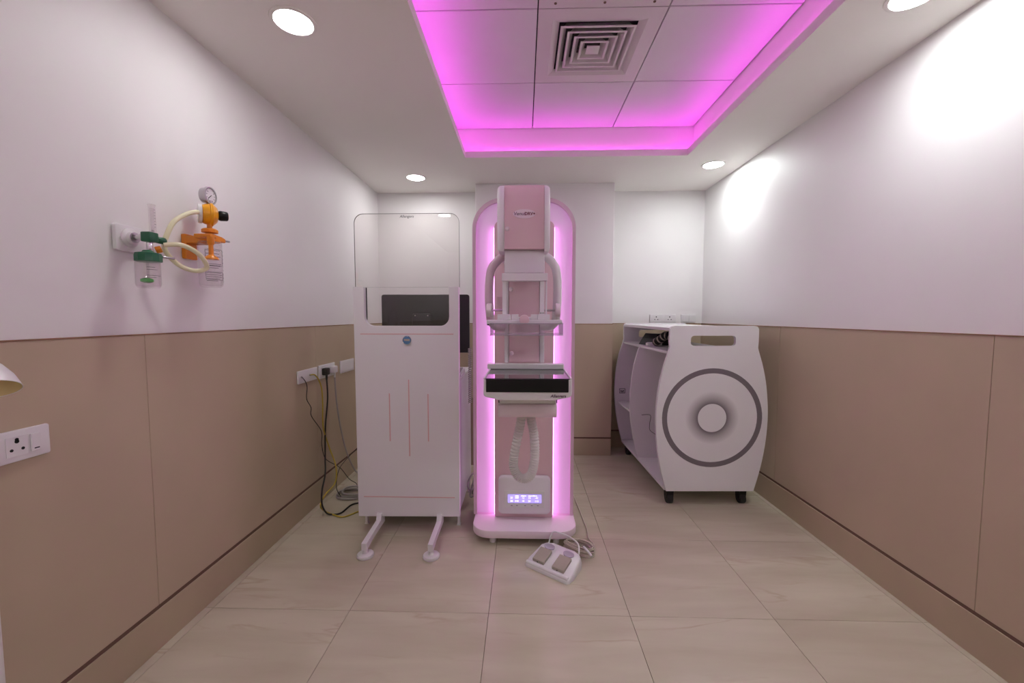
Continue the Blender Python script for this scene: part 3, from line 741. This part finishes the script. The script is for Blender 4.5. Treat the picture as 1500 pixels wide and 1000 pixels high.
cable([(XL+.016, 2.57, .889), (XW+.008, 2.60, .884), (XW+.005, 2.66, .835), (XW, 2.70, .77), (XW, 2.707, .666), (XW, 2.706, .508), (XW, 2.779, .352), (-1.27, 2.68, .25), (-1.25, 2.62, .16), (-1.26, 2.50, .13), (-1.27, 2.46, .08), (-1.27, 2.515, .018), (-1.20, 2.49, .006), (-1.13, 2.468, .006), (-1.07, 2.533, .006), (-1.0, 2.62, .006)], .0045, 'caby', 'yellow cable hanging from the left socket plate to the floor')
cable([(XL+.034, 2.748, .835), (XW+.01, 2.757, .695), (XW, 2.735, .501), (XW, 2.721, .304), (-1.28, 2.55, .245), (-1.265, 2.475, .17), (-1.26, 2.46, .09), (-1.25, 2.49, .02), (-1.217, 2.495, .0065), (-1.168, 2.517, .0065), (-1.15, 2.624, .0065), (-1.11, 2.66, .0065), (-1.03, 2.68, .0065)], .0052, 'cabb', 'thick black power cable dropping to a floor loop')
cable([(XL+.034, 2.868, .835), (XW, 2.913, .635), (XW, 2.978, .404), (XW+.003, 3.066, .199), (-1.335, 3.168, .02), (-1.25, 3.15, .007), (-1.16, 3.05, .007)], .006, 'cabg', 'grey power cable hanging from the white plug')
cl = []
for k in range(4*20):
    a = 2*pi*k/20; j = k//20
    cl.append((-1.215+(.10+.012*sin(j*2))*cos(a)+.012*j, 2.79+(.072+.012*cos(j*1.7))*sin(a), .007+.010*j+.003*sin(3*a)))
tag(fin('cable_coil', tube(cl, .006, 8), 'cabg', None, 60), 'grey cable coiled on the floor left of the lead screen', 'cable')
# sockets on the back wall above the cart
t = thing('wall_socket', 'white double three-pin socket plate on back wall above the cart', 'socket', (1.325, YB, 1.2))
fin('plate', prism(rrect(1.202, 1.448, 1.2015, 1.286, .005), YB-.002, YB+.0095, 'xz', bev=.003), 'whitep', t, 40)
for x in (1.262, 1.388):
    so = fin('socket_face', prism(rrect(x-.05, x+.05, 1.212, 1.276, .003), YB-.0035, YB-.0022, 'xz'), 'whitep', t)
    for dx, dz, r in ((0, .014, .006), (-.014, -.010, .0045), (.014, -.010, .0045)):
        fin('pin_hole', cyl((x+dx, YB-.0042, 1.246+dz), (x+dx, YB-.0036, 1.246+dz), r, 12), 'hole', so)
t = thing('wall_switch', 'white two-rocker switch plate in the back right corner', 'switch', (1.565, YB, 1.2))
fin('plate', prism(rrect(1.497, 1.634, 1.2015, 1.286, .005), YB-.002, YB+.0095, 'xz', bev=.003), 'whitep', t, 40)
for x in (1.536, 1.596): fin('rocker', bx(x-.024, x+.024, YB-.006, YB-.0021, 1.214, 1.274, .0015), 'whitep', t)

# ============================================================ OXYGEN FLOWMETER AND SUCTION REGULATOR (left wall)
XG = XL-T
t = thing('gas_outlet', 'white medical gas outlet plate on left wall with round port', 'gas outlet', (XG, 1.415, 1.49))
fin('plate', prism(rrect(1.362, 1.468, 1.490, 1.580, .008), XG+.0005, XG+.016, 'yz', bev=.004), 'whitep', t, 40)
pt = fin('port', lathe([(.032, 0), (.032, .006), (.028, .010), (.022, .011), (.020, .020), (.012, .022)], (XG+.0162, 1.409, 1.538), (1, 0, 0), 32), 'whitep', t, 40)
fin('port_ring', lathe([(.018, 0), (.018, .003)], (XG+.0362, 1.409, 1.538), (1, 0, 0), 24), 'steel', pt, 40)
for dy, dz in ((-.036, .0), (.046, .03)): fin('screw', cyl((XG+.0161, 1.415+dy, 1.535+dz), (XG+.0168, 1.415+dy, 1.535+dz), .003, 10), 'steel', t)
XB = -1.300
t = thing('oxygen_flowmeter', 'oxygen flowmeter with green fittings and clear humidifier jar on left wall', 'flowmeter', (XB, 1.405, 1.365))
fin('probe', lathe([(.010, 0), (.010, .018), (.013, .019), (.013, .034), (.008, .035), (.008, .044)], (XG+.041, 1.409, 1.539), (1, 0, 0), 20), 'chrome', t, 40)
vb = fin('valve_block', bx(XB-.018, XB+.016, 1.387, 1.424, 1.522, 1.556, .004), 'green', t, 40)
fin('valve_knob', lathe([(.008, 0), (.012, .006), (.012, .030), (.010, .033)], (XB, 1.4245, 1.535), (.25, .95, -.05), 20), 'green', vb, 40)
fin('knob_cap', lathe([(.0095, .0335), (.0095, .0345)], (XB, 1.4245, 1.535), (.25, .95, -.05), 20), 'whitep', vb, 40)
ft = fin('flow_tube', lathe([(.0098, 0), (.0098, .092), (.0113, .094), (.0113, .097), (.009, .098)], (XB, 1.418, 1.5565), n=24), 'jar', t, 40)
fin('inner_tube', lathe([(.005, .002), (.006, .085)], (XB, 1.418, 1.5565), n=16), 'jar', ft, 40)
fin('flow_ball', lathe([(.001, 0), (.003, .002), (.0035, .0035), (.003, .005), (.001, .007)], (XB, 1.418, 1.560), n=12), 'steel', ft, 40)
for k in range(7): fin('scale_mark', bx(XB+.0100, XB+.0104, 1.415, 1.419 + (.002 if k % 2 else 0), 1.575+k*.010, 1.576+k*.010), 'ink', ft)
fin('stem', cyl((XB, 1.403, 1.492), (XB, 1.403, 1.5215), .009, 16, .002), 'chrome', t, 40)
fin('union_nut', cyl((XB, 1.425, 1.497), (XB+.012, 1.436, 1.503), .013, 6, .002), 'orange', t)
lid = fin('jar_lid', lathe([(.034, 0), (.039, .002), (.039, .022), (.036, .030), (.018, .034), (.014, .040)], (XB, 1.395, 1.452), n=12), 'green', t, 25)
fin('outlet_spout', cyl((XB+.02, 1.43, 1.474), (XB+.03, 1.468, 1.474), .004, 12, .001), 'steel', lid, 40)
jr = fin('humidifier_jar', lathe([(.001, 0), (.029, 0), (.033, .005), (.035, .012), (.035, .088), (.0335, .0885), (.0335, .012), (.031, .006), (.001, .004)], (XB, 1.391, 1.363), n=32, caps=False), 'jar', t, 40)
fin('dip_tube', cyl((XB, 1.391, 1.378), (XB, 1.391, 1.451), .004, 10), 'jar', jr, 40)
fin('diffuser_float', lathe([(.010, 0), (.018, .004), (.018, .012), (.010, .016)], (XB, 1.386, 1.380), n=20), 'gfloat', jr, 40)
for z, w_ in ((1.432, .026), (1.424, .034), (1.404, .05), (1.397, .03)):
    bm_ = bmesh.new(); pts = []
    for k in range(9):
        a = -.9 + k/8*(w_/.041); pts.append((XB+.0356*cos(a), 1.391+.0356*sin(a), z))
    fin('jar_print', tube(pts, .0006, 4), 'ink', jr)
# suction
XS = -1.300
t = thing('suction_regulator', 'orange suction regulator with pressure gauge and clear collection jar on left wall', 'suction unit', (XS, 1.68, 1.383))
br = fin('bracket', prism([(1.618, 1.578), (1.745, 1.578), (1.745, 1.594), (1.725, 1.600), (1.670, 1.604), (1.618, 1.594)], XS-.018, XS+.020, 'yz', bev=.003), 'orange', t)
fin('bracket_arm', bx(XG+.012, XS-.017, 1.646, 1.704, 1.562, 1.592, .004), 'orange', br)
fin('wall_clip', bx(XG+.0005, XG+.020, 1.645, 1.705, 1.500, 1.600, .004), 'orange', br)
fin('toggle_link', bx(XS+.018, XS+.062, 1.604, 1.640, 1.579, 1.592, .003), 'orange', br)
fin('clamp_screw', cyl((XS+.005, 1.745, 1.589), (XS+.008, 1.782, 1.591), .004, 12, .001), 'steel', br, 40)
fin('toggle', lathe([(.026, 0), (.023, .008), (.009, .018), (.008, .056), (.013, .062), (.013, .088)], (XS+.056, 1.612, 1.491), n=20), 'orange', br, 40)
fin('valve', lathe([(.012, 0), (.030, .004), (.030, .014), (.022, .020), (.010, .022), (.009, .050)], (XS, 1.682, 1.606), n=10), 'orange', t, 30)
rg = fin('regulator_body', lathe([(.018, -.030), (.036, -.028), (.041, -.018), (.043, -.004), (.047, -.002), (.047, .006), (.040, .012), (.030, .022), (.016, .026)], (XS, 1.690, 1.685), (.72, .69, 0), 32), 'amber', t, 35)
fin('rear_flange', lathe([(.020, -.044), (.038, -.042), (.040, -.030)], (XS, 1.690, 1.685), (.72, .69, 0), 32), 'whitep', rg, 35)
kn = fin('regulator_knob', lathe([(.012, .026), (.019, .028), (.021, .034), (.019, .056), (.016, .060)], (XS, 1.690, 1.685), (.72, .69, .02), 20), 'blackp', rg, 35)
fin('knob_badge', lathe([(.012, .0602), (.012, .0612)], (XS, 1.690, 1.685), (.72, .69, .02), 20), 'amber', kn)
fin('gauge_stem', cyl((XS, 1.690, 1.722), (XS, 1.692, 1.742), .008, 14), 'steel', t, 40)
gd = Vector((.72, -.50, .05)).normalized(); gd = Vector((.70, -.15, -.10)).normalized()
gd = Vector((.45, -.72, -.02)).normalized(); gd = Vector((.95, .05, -.05)).normalized()
ga = fin('pressure_gauge', lathe([(.020, -.030), (.031, -.027), (.033, -.010), (.036, -.008), (.036, .003), (.031, .004), (.030, -.001), (.001, -.001)], (XS, 1.694, 1.763), gd, 32), 'steel', t, 35)
fin('dial', lathe([(.0295, -.0006), (.0295, .0004)], (XS, 1.694, 1.763), gd, 32), 'whitep', ga)
u_, v_, d_ = basis(gd); o_ = Vector((XS, 1.694, 1.763)) + d_*.0012
fin('needle', tube([o_ - u_*.004 - v_*.003, o_ + u_*.013 + v_*.013], .0012, 6), 'ink', ga)
for k in range(9):
    a = radians(-40 + k*32); fin('dial_mark', tube([o_ + (u_*cos(a)+v_*sin(a))*.020, o_ + (u_*cos(a)+v_*sin(a))*.026], .0008, 4), 'ink', ga)
jr = fin('collection_jar', lathe([(.001, 0), (.032, 0), (.040, .006), (.042, .016), (.0425, .185), (.0408, .1855), (.0403, .016), (.037, .008), (.001, .004)], (XS, 1.678, 1.385), n=32, caps=False), 'jar', t, 40)
fin('jar_neck', cyl((XS, 1.678, 1.5705), (XS, 1.678, 1.5775), .038, 32), 'orange', jr, 40)
def arcline(z, a0, a1, r=.0430): return [(XS+r*cos(a), 1.678+r*sin(a), z) for a in [a0+(a1-a0)*k/8 for k in range(9)]]
for z, a1 in ((1.533, .1), (1.520, 0), (1.508, .15), (1.478, .2), (1.470, .1), (1.462, -.1), (1.442, .1), (1.434, .25), (1.426, .2), (1.418, .0), (1.410, -.2)):
    fin('jar_print', tube(arcline(z, -1.25, a1-.15), .0009, 4), 'ink', jr)
for z0, z1 in ((1.472, 1.538), (1.414, 1.446)):
    fin('print_box', tube(arcline(z0, -1.3, .3) + arcline(z1, .3, -1.3), .0007, 4, closed=True), 'ink', jr)
for k in range(9): fin('graduation', tube(arcline(1.41+k*.0155, .70, .86), .0009, 4), 'ink', jr)
hs = [(-1.29, 1.446, 1.520), (-1.26, 1.490, 1.526), (-1.245, 1.545, 1.505), (-1.25, 1.590, 1.472), (-1.26, 1.600, 1.452), (-1.285, 1.578, 1.442), (-1.31, 1.540, 1.456), (-1.325, 1.502, 1.494), (-1.33, 1.495, 1.527), (-1.325, 1.505, 1.571), (-1.32, 1.532, 1.622), (-1.315, 1.585, 1.662), (-1.31, 1.632, 1.682), (-1.31, 1.662, 1.683)]
tag(fin('suction_hose', tube(spline(hs, 8), .0085, 12), 'tube', None, 60), 'pale yellow hose looping between flowmeter and orange regulator', 'hose')

# ============================================================ LAMP at the left edge
t = thing('examination_lamp', 'white lamp shade on a pole cut by the left edge of the picture', 'lamp', (-1.245, .85, 0))
fin('pole', cyl((-1.237, .85, .028), (-1.237, .85, 1.30), .034, 28, .003), 'whitep', t, 40)
fin('foot', lathe([(.14, 0), (.145, .006), (.14, .018), (.05, .028)], (-1.237, .85, 0), n=40), 'whitep', t, 40)
fin('arm', tube(spline([(-1.237, .85, 1.29), (-1.215, .85, 1.33), (-1.19, .85, 1.32), (-1.175, .85, 1.25), (-1.168, .85, 1.158)], 6), .010, 10), 'whitep', t, 50)
ax = Vector((.38, -.25, -.80)).normalized(); org = Vector((-1.168, .85, 1.155))
shd = fin('lamp_shade', lathe([(.018, -.005), (.024, .0), (.039, .026), (.049, .055), (.0477, .0555), (.038, .028), (.022, .004)], org, ax, 36, caps=False), 'whitep', t, 50)
fin('shade_lining', lathe([(.0470, .0545), (.0375, .028), (.021, .006), (.001, .005)], org, ax, 36, caps=False), 'lampin', shd, 50)
